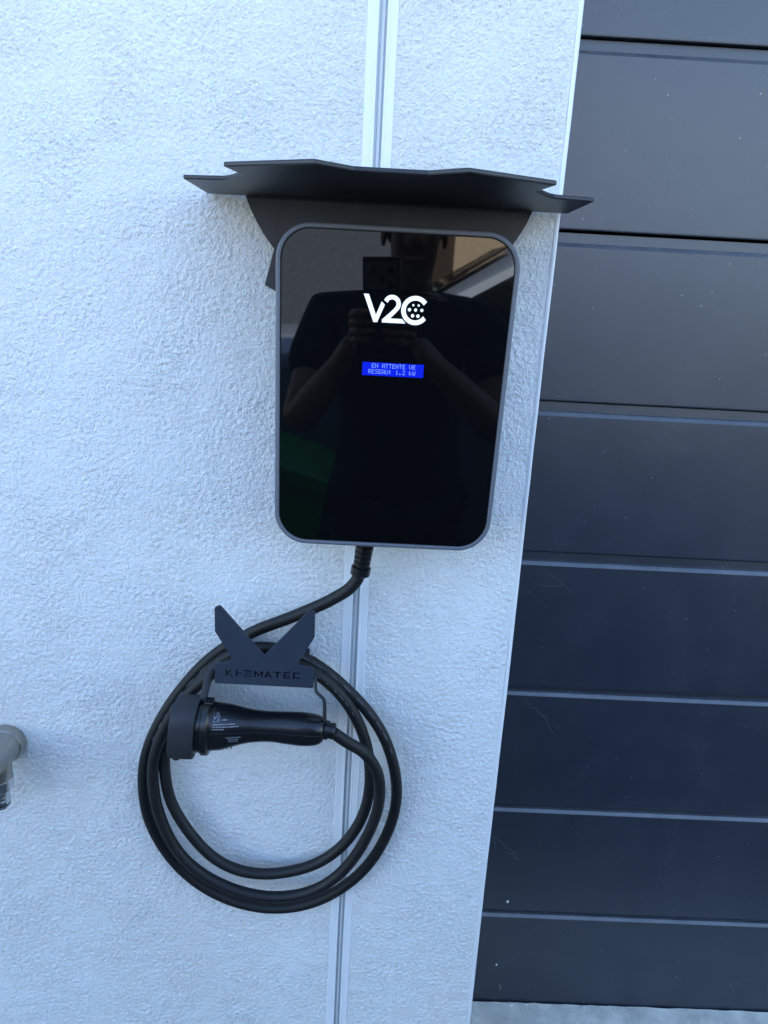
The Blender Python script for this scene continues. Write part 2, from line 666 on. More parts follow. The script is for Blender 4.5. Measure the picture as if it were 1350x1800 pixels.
# two dried white splashes
for (x, z, a, b) in ((0.3018, 0.2500, 0.0024, 0.0034), (0.2950, 0.0930, 0.0017, 0.0027)):
    bm = bmesh.new()
    bmesh.ops.create_uvsphere(bm, u_segments=14, v_segments=8, radius=1)
    for v in bm.verts:
        k = 1 + 0.12 * math.sin(3 * math.atan2(v.co.z, v.co.x) + x * 40)
        v.co = Vector((x + v.co.x * a * k, YF + 0.0001 + v.co.y * 0.0006, z + v.co.z * b * k))
    bmo('white_splash', bm, M['white_spot'], door, smooth=True, sharp=None)


# ================================================================== CANOPY
canopy = empty('wall_canopy', (0.003, -0.002, 1.4712), 'flat dark metal rain hood with jagged front edge above the charger', 'canopy')
cx = 0.003
half = [(0.0, -0.2585), (0.0305, -0.2585), (0.0605, -0.2866), (0.1380, -0.2418), (0.1310, -0.1905), (0.1375, -0.1800), (0.1450, -0.1655), (0.1515, -0.1530), (0.1590, -0.1442), (0.1985, -0.1345), (0.2040, -0.0060), (0.0, -0.0060)]
right = half[1:-1]
pts = [(cx + x, y) for x, y in right] + [(cx - x, y) for x, y in reversed(right)]
me = flat_curve_mesh('hood_plate', [pts], 0.0042, 0.0012)
me.transform(Matrix.Translation((0, 0, 1.4712 + 0.0021)))
meo('hood_plate', me, M['powder'], canopy, smooth=True, sharp=20)
# back plate with concave shoulders and pointed wings, between wall and charger
bx_ = 0.0042
hb = [(0.1625, 1.4710), (0.1580, 1.4590), (0.1500, 1.4440), (0.1425, 1.4320), (0.1345, 1.4215), (0.1300, 1.4160), (0.1405, 1.3757), (0.1255, 1.3680), (0.1130, 1.3560), (0.1130, 1.1600)]
pts = [(bx_ + x, z) for x, z in hb] + [(bx_ - x, z) for x, z in reversed(hb)]
me = flat_curve_mesh('back_plate', [pts], 0.0034, 0.0005)
me.transform(Matrix.Translation((0, -0.0042, 0)) @ Matrix.Rotation(R(90), 4, 'X'))
meo('back_plate', me, M['powder'], canopy, smooth=True, sharp=20)
# the folded seam where the hood leaves the back plate
bm = bmesh.new()
tube(bm, [(bx_ - 0.162, -0.0060, 1.4712), (bx_ + 0.162, -0.0060, 1.4712)], 0.0021, 10)
bmo('fold', bm, M['powder'], canopy, smooth=True)

# ================================================================== CHARGER
charger = empty('wall_charger', (0.0155, -0.06, 1.096), 'wall-mounted car charger with glossy black glass front and blue text display', 'charger')
ZT, ZB = 1.4402, 1.0962


def rrect(inset, r, y, zt=ZT, zb=ZB, seg=12):
    h = zt - zb
    def X(s, z):
        t = (z - zb) / h
        cxx = 0.0140 + 0.0018 * t
        hw = 0.1218 + 0.0040 * t
        return cxx + s * (hw - inset)
    out = []
    r = max(r - inset, 0.002)
    z1, z0 = zt - inset, zb + inset
    for sx, sz, a0 in ((1, 1, 0), (-1, 1, 90), (-1, -1, 180), (1, -1, 270)):
        zc = z1 - r if sz > 0 else z0 + r
        for k in range(seg + 1):
            a = R(a0 + 90 * k / seg)
            z = zc + r * math.sin(a)
            out.append((X(sx, z) - sx * r + r * math.cos(a), y, z))
    return out


RC = 0.0365
bm = bmesh.new()
loft(bm, [rrect(0.006, RC, -0.0062), rrect(0.003, RC, -0.012), rrect(0.0008, RC, -0.06), rrect(0.0, RC, -0.1085), rrect(0.0, RC, -0.1140), rrect(0.0006, RC, -0.1153), rrect(0.0018, RC, -0.1159), rrect(0.0042, RC, -0.1159), rrect(0.0048, RC, -0.1155), rrect(0.0049, RC, -0.1105)])
bmo('housing', bm, M['housing'], charger, smooth=True, sharp=40)
bm = bmesh.new()
loft(bm, [rrect(0.0058, RC, -0.1107), rrect(0.0058, RC, -0.1150), rrect(0.0062, RC, -0.1154)])
glass = bmo('front_glass', bm, M['glass'], charger)
bm = bmesh.new()
loft(bm, [rrect(0.0050, RC, -0.1106), rrect(0.0050, RC, -0.1136)])
bmo('gasket', bm, M['blackgap'], charger)
YG = -0.1154


def flat_xz(name, polys, y, th, m, parent):
    """polygons in (x, z), given a small real thickness in front of y"""
    bm = bmesh.new()
    for p in polys:
        prism(bm, p, lambda a, b, h: (a, h, b), y, y - th)
    return bmo(name, bm, m, parent)


def arc(cx_, cz_, r, a0, a1, n=28):
    return [(cx_ + r * math.cos(R(a0 + (a1 - a0) * k / n)), cz_ + r * math.sin(R(a0 + (a1 - a0) * k / n))) for k in range(n + 1)]


# lettering V 2 C: built as strips so every face stays convex
def strip_letter(name, left, right):
    bm = bmesh.new()
    n = len(left)
    for i in range(n - 1):
        prism(bm, [left[i], left[i + 1], right[i + 1], right[i]], lambda a, b, h: (a, h, b), YG, YG - 0.0004)
    return bmo(name, bm, M['logo'], charger)


Vp = [(-0.0181, 1.3736), (-0.0129, 1.3736), (-0.0047, 1.3529), (0.0008, 1.3668), (0.0041, 1.3636), (-0.0030, 1.3457), (-0.0070, 1.3457)]
flat_xz('logo_letter', [[Vp[0], Vp[1], Vp[2], Vp[6]], [Vp[2], Vp[5], Vp[6]], [Vp[2], Vp[3], Vp[4], Vp[5]]], YG, 0.0004, M['logo'], charger)
o_ = arc(0.0116, 1.3648, 0.0091, 157, -33)
i_ = arc(0.0116, 1.3648, 0.0046, 170, -38)
o_ += [(0.0164, 1.3565), (0.0102, 1.3501)]
i_ += [(0.0120, 1.3581), (0.0018, 1.3486)]
strip_letter('logo_letter', o_, i_)
flat_xz('logo_letter', [[(0.0018, 1.3486), (0.0102, 1.3501), (0.0228, 1.3501), (0.0266, 1.3457), (0.0019, 1.3457)]], YG, 0.0004, M['logo'], charger)
strip_letter('logo_letter', arc(0.0361, 1.3594, 0.0147, 38, 322, 48), arc(0.0361, 1.3594, 0.0100, 33, 327, 48))
for dx, dz, dr in ((0.0337, 1.3646, 0.0011), (0.0393, 1.3646, 0.0011), (0.0300, 1.3599, 0.0017), (0.0364, 1.3599, 0.0016), (0.0429, 1.3599, 0.0016), (0.0336, 1.3539, 0.0017), (0.0392, 1.3539, 0.0017)):
    flat_xz('logo_dot', [arc(dx, dz, dr, 0, 345, 23)], YG, 0.0004, M['logo'], charger)

# two-line dot-matrix display
lcd = flat_xz('display', [[(-0.0165, 1.3041), (-0.0165, 1.2902), (0.0488, 1.2902), (0.0488, 1.3041)]], YG, 0.0003, M['lcd'], charger)
G = {
    'E': '11111 10000 10000 11110 10000 10000 11111', 'N': '10001 10001 11001 10101 10011 10001 10001',
    'A': '01110 10001 10001 10001 11111 10001 10001', 'T': '11111 00100 00100 00100 00100 00100 00100',
    'V': '10001 10001 10001 10001 10001 01010 00100', 'R': '11110 10001 10001 11110 10100 10010 10001',
    'S': '01111 10000 10000 01110 00001 00001 11110', 'U': '10001 10001 10001 10001 10001 10001 01110',
    ':': '00000 01100 01100 00000 01100 01100 00000', '1': '00100 01100 00100 00100 00100 00100 01110',
    '.': '00000 00000 00000 00000 00000 01100 01100', '2': '01110 10001 00001 00010 00100 01000 11111',
    'k': '10000 10000 10010 10100 11000 10100 10010', 'W': '10001 10001 10001 10101 10101 10101 01010'}
for text, x0, ztop in (('EN ATTENTE VE', -0.0064, 1.3031), ('RESEAU: 1.2 kW', -0.0099, 1.2969)):
    polys = []
    for i, ch in enumerate(text):
        if ch == ' ':
            continue
        for r_, row in enumerate(G[ch].split()):
            for c_, bit in enumerate(row):
                if bit == '1':
                    ax = x0 + i * 0.00362 + c_ * 0.00060
                    az = ztop - r_ * 0.00066
                    polys.append([(ax, az), (ax + 0.00056, az), (ax + 0.00056, az - 0.00062), (ax, az - 0.00062)])
    o = flat_xz('display_text', polys, YG - 0.0003, 0.0002, M['lcdtext'], None)
    o.parent = lcd
    o.matrix_parent_inverse = Matrix.Translation(charger.location).inverted() @ Matrix.Translation(charger.location) @ Matrix.Identity(4)
    wm = Matrix.Identity(4)
    o.matrix_parent_inverse = wm

# ================================================================== CABLE HOLDER
holder = empty('cable_holder', (-0.1235, 0.0, 0.895), 'blue-grey metal cable holder with V-shaped prongs and cut-out lettering', 'cable holder')
HX = -0.1236
YH = -0.080
hp = [(0.0612, 0.9950, .002), (0.0548, 0.9975, .003), (0.0009, 0.9338, .0022), (-0.0009, 0.9338, .0022), (-0.0548, 0.9982, .003), (-0.0612, 0.9950, .002),
      (-0.0612, 0.9635, .002), (-0.0436, 0.9325, .001), (-0.0412, 0.9265, .0028), (-0.0432, 0.9205, .0028), (-0.0620, 0.9192, .0028), (-0.0622, 0.8915, .0015),
      (0.0616, 0.8905, .0015), (0.0616, 0.9185, .0028), (0.0445, 0.9195, .0028), (0.0414, 0.9245, .0028), (0.0470, 0.9340, .001), (0.0616, 0.9615, .002)]
outline = fillet([(HX + a, b) for a, b, r in hp], [r for a, b, r in hp], 4)
# cut-out lettering K H E M A T E C (stencil letters, no closed counters)
LW = 0.0949 / 8.0
s = 0.0023
hgt = 0.0094


def letter_polys(ch):
    W_ = 0.0100
    H_ = hgt
    if ch == 'K':
        return [[(0, 0), (s, 0), (s, H_ * .40), (W_ * .72, 0), (W_ * .98, 0), (W_ * .42, H_ * .5), (W_ * .96, H_), (W_ * .70, H_), (s, H_ * .60), (s, H_), (0, H_)]]
    if ch == 'H':
        return [[(.0008, 0), (.0008 + s, 0), (.0008 + s, H_ * .41), (W_ * .86, H_ * .41), (W_ * .86, H_ * .59), (.0008 + s, H_ * .59), (.0008 + s, H_), (.0008, H_)]]
    if ch == 'F':   # E of three bars
        return [[(-.0012, 0), (W_ * .96, 0), (W_ * .96, s), (-.0012, s)], [(.0000, H_ * .41), (W_ * .92, H_ * .41), (W_ * .92, H_ * .59), (.0000, H_ * .59)], [(-.0012, H_ - s), (W_ * .96, H_ - s), (W_ * .96, H_), (-.0012, H_)]]
    if ch == 'M':
        t = 0.0021
        return [[(0, 0), (t, 0), (t, H_ * .58), (W_ * .54, H_ * .02), (W_ * 1.08 - t, H_ * .58), (W_ * 1.08 - t, 0), (W_ * 1.08, 0), (W_ * 1.08, H_), (W_ * .88, H_), (W_ * .54, H_ * .40), (W_ * .20, H_), (0, H_)]]
    if ch == 'A':
        return [[(0, 0), (s * 1.2, 0), (W_ * .5, H_ * .70), (W_ * .60, H_ * .45), (W_ * .36, H_ * .45), (W_ * .30, H_ * .27), (W_ * .70, H_ * .27), (W_ - s * 1.2, 0), (W_, 0), (W_ * .60, H_), (W_ * .40, H_)]]
    if ch == 'T':
        return [[(W_ * .5 - s / 2, 0), (W_ * .5 + s / 2, 0), (W_ * .5 + s / 2, H_ - s), (W_, H_ - s), (W_, H_), (0, H_), (0, H_ - s), (W_ * .5 - s / 2, H_ - s)]]
    if ch == 'E':
        return [[(0.0008, 0), (W_ * .95, 0), (W_ * .95, s), (.0008 + s, s), (.0008 + s, H_ * .41), (W_ * .9, H_ * .41), (W_ * .9, H_ * .59), (.0008 + s, H_ * .59), (.0008 + s, H_ - s), (W_ * .95, H_ - s), (W_ * .95, H_), (0.0008, H_)]]
    if ch == 'C':
        return [[(0.0008, 0), (W_, 0), (W_, s), (.0008 + s, s), (.0008 + s, H_ - s), (W_, H_ - s), (W_, H_), (0.0008, H_)]]


holes = []
for i, ch in enumerate('KHFMATEC'):
    for p in letter_polys(ch):
        holes.append([(-0.1722 + i * 0.01195 + a, 0.9022 + b - 0.0002 * i / 8) for a, b in p])
me = flat_curve_mesh('front_plate', [outline] + holes, 0.0030, 0.0002)
me.transform(Matrix.Translation((0, YH + 0.0015, 0)) @ Matrix.Rotation(R(90), 4, 'X'))
meo('front_plate', me, M['holder'], holder, smooth=True, sharp=20)
bm = newbox((HX - 0.060, YH + 0.0031, 0.8915), (HX + 0.0595, -0.0035, 0.8945), 0.0008)
bmo('cradle', bm, M['holder'], holder)
bm = newbox((HX - 0.060, YH + 0.0046, 0.8948), (HX + 0.0595, YH + 0.0066, 0.9165), 0.0005)
bmo('letter_backing', bm, M['blackgap'], holder)  # black sheet added behind the cut-outs, supplying the shade inside the letters
bm = newbox((HX - 0.050, -0.0050, 0.868), (HX + 0.050, -0.0022, 0.906), 0.0008)
bmo('wall_plate', bm, M['holder'], holder)

# ================================================================== CHARGING CABLE
cable = empty('charging_cable', (-0.115, -0.03, 0.49), 'black charging cable coiled in loops with its capped plug hanging below the holder', 'cable')
p0 = [(-0.0078, -0.0600, 1.055), (-0.0102, -0.0600, 1.0400), (-0.0145, -0.0590, 1.0290), (-0.0245, -0.0560, 1.0158), (-0.0394, -0.0520, 1.0038), (-0.0554, -0.0490, 0.9925), (-0.0912, -0.0430, 0.9715), (-0.1183, -0.0360, 0.9560), (-0.1425, -0.0270, 0.9410), (-0.1850, -0.0150, 0.9085)]
A = [(-0.2199, 0.8760), (-0.2640, 0.8151), (-0.2946, 0.7496), (-0.3043, 0.6901), (-0.2967, 0.6204), (-0.2582, 0.5474), (-0.1983, 0.4979), (-0.124, 0.4785), (-0.0497, 0.4972), (0.0136, 0.5558), (0.0474, 0.63), (0.0568, 0.7009), (0.0418, 0.7714), (0.0153, 0.8217), (-0.0219, 0.8634), (-0.0667, 0.9002), (-0.1240, 0.9200)]
Cc = [(-0.1760, 0.9060), (-0.2165, 0.8657), (-0.2512, 0.8078), (-0.2677, 0.7525), (-0.2689, 0.7104), (-0.2602, 0.6605), (-0.2251, 0.5993), (-0.1851, 0.5630), (-0.1317, 0.5509), (-0.0659, 0.5679), (-0.0200, 0.6055), (0.0088, 0.6592), (0.0178, 0.7176), (0.0105, 0.7801), (-0.0104, 0.8333), (-0.0380, 0.8707), (-0.0720, 0.8970), (-0.1240, 0.9090)]
B = [(-0.1701, 0.9035), (-0.2070, 0.8764), (-0.2472, 0.8269), (-0.2764, 0.7627), (-0.2835, 0.7141), (-0.2768, 0.6520), (-0.2478, 0.5825), (-0.1938, 0.5388), (-0.1231, 0.5210), (-0.0548, 0.5390), (-0.0066, 0.5900), (0.0241, 0.6651), (0.0313, 0.7191), (0.0254, 0.7606), (0.0063, 0.7937), (-0.0148, 0.8111), (-0.0345, 0.8305)]


def withy(pts, ys):
    n = len(pts)
    out = []
    for i, (x, z) in enumerate(pts):
        t = i / (n - 1) * (len(ys) - 1)
        k = min(int(t), len(ys) - 2)
        out.append((x, ys[k] + (ys[k + 1] - ys[k]) * (t - k), z))
    return out


full = p0 + withy(A, [-0.013, -0.016, -0.020, -0.030, -0.030]) + withy(Cc, [-0.030, -0.026, -0.030, -0.036, -0.046]) + withy(B, [-0.050, -0.036, -0.036, -0.046, -0.062, -0.085])
path = smooth_path(catmull(full, 9), 14)
bm = bmesh.new()
tube(bm, path, 0.0078, 18)
cab = bmo('cable_sheath', bm, M['cable'], cable, smooth=True, sharp=None)
cab_bvh = BVHTree.FromPolygons([v.co.copy() for v in cab.data.vertices], [tuple(p.vertices) for p in cab.data.polygons])

# ribbed strain relief under the charger
bm = bmesh.new()
gp = []
for k in range(5):
    d = 0.0005 + k * 0.0066
    r = 0.0112 - 0.0002 * k
    gp += [(d, r - 0.0016), (d + 0.0006, r), (d + 0.0048, r), (d + 0.0054, r - 0.0016), (d + 0.0064, r - 0.0018)]
gp += [(0.0338, 0.0112), (0.0345, 0.0122), (0.0440, 0.0122), (0.0450, 0.0112), (0.0452, 0.0070)]
axis = Vector((-0.0055, 0, -0.045))
lathe(bm, gp, (-0.0042, -0.060, 1.0960 - 0.012), axis, 28)
lathe(bm, [(0, 0.0128), (0.014, 0.0128), (0.0145, 0.0105)], (-0.0036, -0.060, 1.0958), axis, 28)
bmo('strain_relief', bm, M['plug'], cable, smooth=True, sharp=30)


# --- the plug
def section(xt, zt, xb, zb, dep, yc=-0.085, e=2.4, n=36):
    """superellipse ring spanned between a top and a bottom point"""
    ring = []
    c = Vector(((xt + xb) / 2, yc, (zt + zb) / 2))
    u = Vector(((xt - xb) / 2, 0, (zt - zb) / 2)) * 0.87
    dep *= 0.82
    for k in range(n):
        a = 2 * math.pi * k / n
        ca, sa = math.cos(a), math.sin(a)
        f = lambda t: math.copysign(abs(t) ** (2 / e), t)
        ring.append(c + u * f(ca) + Vector((0, dep * f(sa), 0)))
    return ring


HS = [(-0.1880, 0.8672, -0.1905, 0.7978, 0.0330), (-0.1740, 0.8652, -0.1765, 0.8000, 0.0322), (-0.1600, 0.8625, -0.1617, 0.8058, 0.0298),
      (-0.1469, 0.8592, -0.1469, 0.8108, 0.0265), (-0.1340, 0.8570, -0.1320, 0.8137, 0.0238), (-0.1150, 0.8563, -0.1130, 0.8146, 0.0222),
      (-0.0940, 0.8572, -0.0930, 0.8118, 0.0222), (-0.0740, 0.8573, -0.0740, 0.8102, 0.0230), (-0.0600, 0.8556, -0.0600, 0.8113, 0.0224),
      (-0.0520, 0.8532, -0.0520, 0.8140, 0.0206), (-0.0475, 0.8500, -0.0475, 0.8180, 0.0172), (-0.0462, 0.8475, -0.0462, 0.8205, 0.0145)]
# resample the sections smoothly
hs_v = [Vector(h[:3]) for h in HS]
hs_w = [Vector((h[3], h[4], 0)) for h in HS]
sv, sw = catmull(hs_v, 5), catmull(hs_w, 5)
bm = bmesh.new()
loft(bm, [section(a.x, a.y, a.z, b.x, b.y) for a, b in zip(sv, sw)])
handle = bmo('plug_handle', bm, M['plug'], cable, smooth=True, sharp=50)
bvh = BVHTree.FromPolygons([v.co.copy() for v in handle.data.vertices], [tuple(p.vertices) for p in handle.data.polygons])


def on_handle(x, z, lift):
    hit = bvh.ray_cast(Vector((x, -0.4, z)), Vector((0, 1, 0)))
    return Vector((x, (hit[0].y if hit[0] else -0.115) - lift, z))


def sub(o, part, thing):
    o.parent = part
    o.matrix_parent_inverse = Matrix.Identity(4)


bm = bmesh.new()
loft(bm, [section(-0.1985, 0.8712, -0.2015, 0.7905, .0362, e=2.2), section(-0.1975, 0.8726, -0.2005, 0.7893, .0376, e=2.2), section(-0.1905, 0.8726, -0.1935, 0.7893, .0376, e=2.2), section(-0.1893, 0.8712, -0.1923, 0.7905, .0362, e=2.2), section(-0.1878, 0.8690, -0.1908, 0.7930, .034, e=2.2)])
bmo('plug_collar', bm, M['plug'], cable, smooth=True, sharp=30)
bm = newbox((-0.1972, -0.0925, 0.8655), (-0.1868, -0.0775, 0.8698), 0.001)
bmo('latch_lug', bm, M['plug'], cable)
bm = bmesh.new()
loft(bm, [section(-0.2110, 0.8690, -0.2150, 0.7925, .0345, e=2.3), section(-0.2060, 0.8690, -0.2100, 0.7925, .0345, e=2.3), section(-0.2052, 0.8675, -0.2090, 0.7938, .0335, e=2.3), section(-0.1988, 0.8675, -0.2012, 0.7938, .0335, e=2.3)])
bmo('plug_shroud', bm, M['plug'], cable, smooth=True, sharp=30)
bm = bmesh.new()
loft(bm, [section(-0.2335, 0.8660, -0.2400, 0.7945, .033, e=3.0), section(-0.2352, 0.8690, -0.2420, 0.7915, .0355, e=3.0), section(-0.2345, 0.8722, -0.2412, 0.7885, .038, e=3.0),
          section(-0.2310, 0.8738, -0.2378, 0.7868, .039, e=3.0), section(-0.2080, 0.8740, -0.2150, 0.7862, .039, e=3.0), section(-0.2040, 0.8735, -0.2115, 0.7866, .0385, e=3.0), section(-0.2032, 0.8715, -0.2105, 0.7885, .037, e=3.0), section(-0.2036, 0.8690, -0.2108, 0.7910, .035, e=3.0)])
dcap = bmo('dust_cap', bm, M['cap'], cable, smooth=True, sharp=45)
bm = bmesh.new()
tube(bm, catmull([(-0.2340, -0.090, 0.7945), (-0.2352, -0.090, 0.7890), (-0.2355, -0.090, 0.7840)], 4), lambda t: 0.0058 if t < 0.8 else 0.0045, 14, 0.6)
o = bmo('pull_tab', bm, M['cap'], None, smooth=True)
sub(o, dcap, cable)
# end boot where the cable enters the plug
bm = bmesh.new()
lathe(bm, [(0, .0115), (.0005, .0122), (.0062, .0122), (.0068, .0108), (.0070, .0102), (.0092, .0100), (.0098, .0107), (.0138, .0103), (.0145, .0092), (.0146, .0066)], (-0.0466, -0.085, 0.8342), (1, 0, -0.14), 26)
bmo('cable_boot', bm, M['plug'], cable, smooth=True, sharp=30)
# rubber tether: from the cap up behind the holder and down to the boot
bm = bmesh.new()
strap = catmull([(-0.2020, -0.078, 0.8630), (-0.1995, -0.072, 0.8780), (-0.1955, -0.064, 0.8950), (-0.1880, -0.060, 0.9040), (-0.150, -0.066, 0.9090)], 6)
tube(bm, strap, 0.0050, 12, 0.4)
bmo('tether_strap', bm, M['cap'], cable, smooth=True, sharp=None)
bm = bmesh.new()
st2 = catmull([(-0.0900, -0.066, 0.9070), (-0.0640, -0.074, 0.9060), (-0.0592, -0.080, 0.8985), (-0.0578, -0.085, 0.8900), (-0.0520, -0.086, 0.8835), (-0.0474, -0.086, 0.8780), (-0.0462, -0.086, 0.8660), (-0.0458, -0.086, 0.8480)], 6)
tube(bm, st2, lambda t: 0.0021 + 0.0012 * max(0, t - .6), 12)
bmo('tether_cord', bm, M['cap'], cable, smooth=True, sharp=None)
# mould seam along the handle
bm = bmesh.new()
tube(bm, [on_handle(-0.186 + 0.137 * k / 40, 0.8385 - 0.0035 * (k / 40) ** 2, -0.0001) for k in range(41)], 0.00032, 6)
o = bmo('mould_seam', bm, M['blackgap'], None, smooth=True)
sub(o, handle, cable)
# grip ribs below the collar
for k in range(4):
    bm = bmesh.new()
    x = -0.1790 + k * 0.0052
    zc = 0.8055 + k * 0.0012
    tube(bm, [(x + 0.0008, -0.098, zc + 0.0012), (x, -0.093, zc), (x, -0.085, zc - 0.0006), (x, -0.077, zc)], 0.0011, 8)
    o = bmo('grip_rib', bm, M['plug'], None, smooth=True)
    sub(o, handle, cable)


# fine print on the plug: the conformity mark and rows too small to read
def print_text(txt, x, z, size):
    cu = bpy.data.curves.new('t', 'FONT')
    cu.body = txt
    cu.size = size
    ob = bpy.data.objects.new('t', cu)
    C.objects.link(ob)
    dg = bpy.context.evaluated_depsgraph_get()
    me = bpy.data.meshes.new_from_object(ob.evaluated_get(dg))
    bpy.data.objects.remove(ob)
    for v in me.vertices:
        v.co = on_handle(x + v.co.x * 1.15, z + v.co.y, 0.0003)
    o = meo('printed_mark', me, M['print'], None)
    sub(o, handle, cable)


# positions are on the front of the handle, nearest the viewer
print_text('UK', -0.1835, 0.8562, 0.0056)
print_text('CA', -0.1835, 0.8522, 0.0056)
bm = bmesh.new()
rr = random.Random(3)
for zrow, xa, xb in ((0.8535, -0.1728, -0.1668), (0.8492, -0.1838, -0.1560), (0.8464, -0.1838, -0.1520), (0.8436, -0.1838, -0.1690), (0.8322, -0.1670, -0.1490), (0.8293, -0.1640, -0.1525), (0.8264, -0.1640, -0.1530)):
    x = xa
    while x < xb:
        wd = rr.uniform(0.0006, 0.0013)
        hh = 0.0013
        q = [on_handle(x, zrow, .0003), on_handle(x + wd, zrow, .0003), on_handle(x + wd, zrow + hh, .0003), on_handle(x, zrow + hh, .0003)]
        bm.faces.new([bm.verts.new(p) for p in q])
        x += wd + rr.uniform(0.0003, 0.0007)
o = bmo('printed_rows', bm, M['print'], None)
sub(o, handle, cable)

# broken white print running along the cable
L = [0.0]
for a, b in zip(path, path[1:]):
    L.append(L[-1] + (b - a).length)


def dashes(i0, i1, phase):
    """dashes on the side of the sheath that faces the viewer"""
    bm = bmesh.new()
    i = i0
    while i < i1:
        n = rr.randint(1, 2)
        seg = []
        for k in range(i, min(i + n + 1, i1)):
            p = path[k]
            t = (path[k + 1] - path[k - 1]).normalized()
            out = Vector((0, -1, 0))
            out = (out - t * out.dot(t)).normalized()
            side = t.cross(out)
            d = (out * math.cos(phase) + side * math.sin(phase))
            seg.append((p + d * 0.00795, side * 0.00032))
        for (a, s0), (b, s1) in zip(seg, seg[1:]):
            bm.faces.new([bm.verts.new(q) for q in (a - s0, b - s1, b + s1, a + s0)])
        i += n + rr.randint(1, 2)
    o = bmo('printed_dashes', bm, M['print'], None)
    sub(o, cab, cable)


nA0 = len(p0) * 9
dashes(nA0 + 12 * 9, nA0 + 16 * 9, 0.5)
dashes(nA0 - 4, nA0 + 18, -0.3)
nC0 = (len(p0) + len(A)) * 9
dashes(nC0 + 14 * 9, nC0 + 17 * 9, 0.2)

# ================================================================== GARDEN TAP
TX, TZ = -0.4960, 0.7385
tap = empty('garden_tap', (TX, 0, TZ), 'satin metal garden tap with hose connector at the left edge of the wall', 'tap')
bm = bmesh.new()
lathe(bm, [(0.0005, 0.0262), (0.0100, 0.0266), (0.0135, 0.0258), (0.0160, 0.0242)], (TX, 0, TZ), (0, -1, 0), 40)
bmo('rosette', bm, M['nickel'], tap, smooth=True, sharp=30)
bm = bmesh.new()
lathe(bm, [(0.0150, 0.0232), (0.0230, 0.0228), (0.0300, 0.0215), (0.0700, 0.0205), (0.0760, 0.0225), (0.0900, 0.0225), (0.0930, 0.0205), (0.0935, 0.012)], (TX, 0, TZ), (0, -1, 0), 36)
body = bmo('tap_body', bm, M['nickel'], tap, smooth=True, sharp=30)
bm = bmesh.new()
tube(bm, catmull([(TX, -0.040, TZ - 0.002), (TX + 0.003, -0.0440, TZ - 0.010), (TX + 0.004, -0.0450, TZ - 0.018), (TX + 0.004, -0.0450, TZ - 0.028)], 6), lambda t: 0.0205 - 0.0022 * t, 32)
bmo('spout', bm, M['nickel'], tap, smooth=True, sharp=40)
bm = bmesh.new()
lathe(bm, [(0, 0.0174), (.001, 0.0193), (.0150, 0.0193), (.0180, 0.0168), (.0190, 0.0143)], (TX + 0.004, -0.045, TZ - 0.0275), (0, 0, -1), 32)
hose = bmo('hose_connector', bm, M['chrome'], tap, smooth=True, sharp=30)
bm = bmesh.new()
lathe(bm, [(.0185, 0.0140), (.0235, 0.0140), (.0245, 0.0118), (.0265, 0.0118), (.0275, 0.0132), (.0300, 0.0132), (.0308, 0.0118), (.0325, 0.0118), (.0335, 0.0132), (.0385, 0.0132), (.0392, 0.0112), (.0415, 0.0112), (.0425, 0.0125), (.0450, 0.0125), (.0455, 0.0090)], (TX + 0.004, -0.045, TZ - 0.0275), (0, 0, -1), 32)
o = bmo('hose_nipple', bm, M['chrome'], None, smooth=True, sharp=30)
sub(o, hose, tap)
bm = bmesh.new()
lathe(bm, [(.0390, 0.0121), (.0395, 0.0128), (.0412, 0.0128), (.0417, 0.0121)], (TX + 0.004, -0.045, TZ - 0.0275), (0, 0, -1), 32)
o = bmo('o_ring', bm, M['orubber'], None, smooth=True)
sub(o, hose, tap)
bm = bmesh.new()
lathe(bm, [(0.0936, 0.009), (0.108, 0.009)], (TX, 0, TZ), (0, -1, 0), 20)
box(bm, (TX - 0.052, -0.116, TZ - 0.008), (TX + 0.0075, -0.108, TZ + 0.008), 0.003)
bmo('lever', bm, M['nickel'], tap, smooth=True, sharp=30)


# ================================================================== COBWEBS AND STRAW ON THE DOOR
def web(name, strands, label, cat='cobweb', m='web', r=0.0002):
    bm = bmesh.new()
    for st in strands:
        pts_ = [(x, YF - 0.0012 - dy, z) for x, z, dy in st]
        tube(bm, smooth_path(catmull(pts_, 5), 1), r, 5)
    return bmo(name, bm, M[m], None, label=label, cat=cat, group='cobwebs and straws on the garage door')


def wig(x0, z0, x1, z1, n, amp, seed):
    q = random.Random(seed)
    return [(x0 + (x1 - x0) * k / n + q.uniform(-amp, amp), z0 + (z1 - z0) * k / n + q.uniform(-amp, amp), q.uniform(0, 0.002)) for k in range(n + 1)]


DOORWEB = [
    # (x0, z0, x1, z1) pairs of strands
]
web('cobweb', [wig(0.262, 0.400, 0.305, 0.366, 7, 0.004, 1), wig(0.262, 0.400, 0.266, 0.372, 4, 0.003, 2), wig(0.290, 0.372, 0.316, 0.352, 5, 0.004, 4)], 'tangled grey cobweb on the third door panel from the bottom')
web('cobweb', [wig(0.285, 0.690, 0.330, 0.660, 6, 0.003, 5), wig(0.318, 0.676, 0.345, 0.628, 6, 0.003, 6)], 'hanging grey cobweb thread just under the fourth door groove from the bottom')
web('cobweb', [wig(0.305, 0.998, 0.324, 0.965, 4, 0.002, 7), wig(0.315, 0.985, 0.335, 0.992, 3, 0.001, 8)], 'short curved cobweb thread above the middle door groove')
web('cobweb', [wig(0.298, 0.940, 0.350, 0.900, 6, 0.003, 9), wig(0.288, 0.912, 0.330, 0.915, 6, 0.003, 10)], 'loose cobweb strands on the panel below the middle door groove')
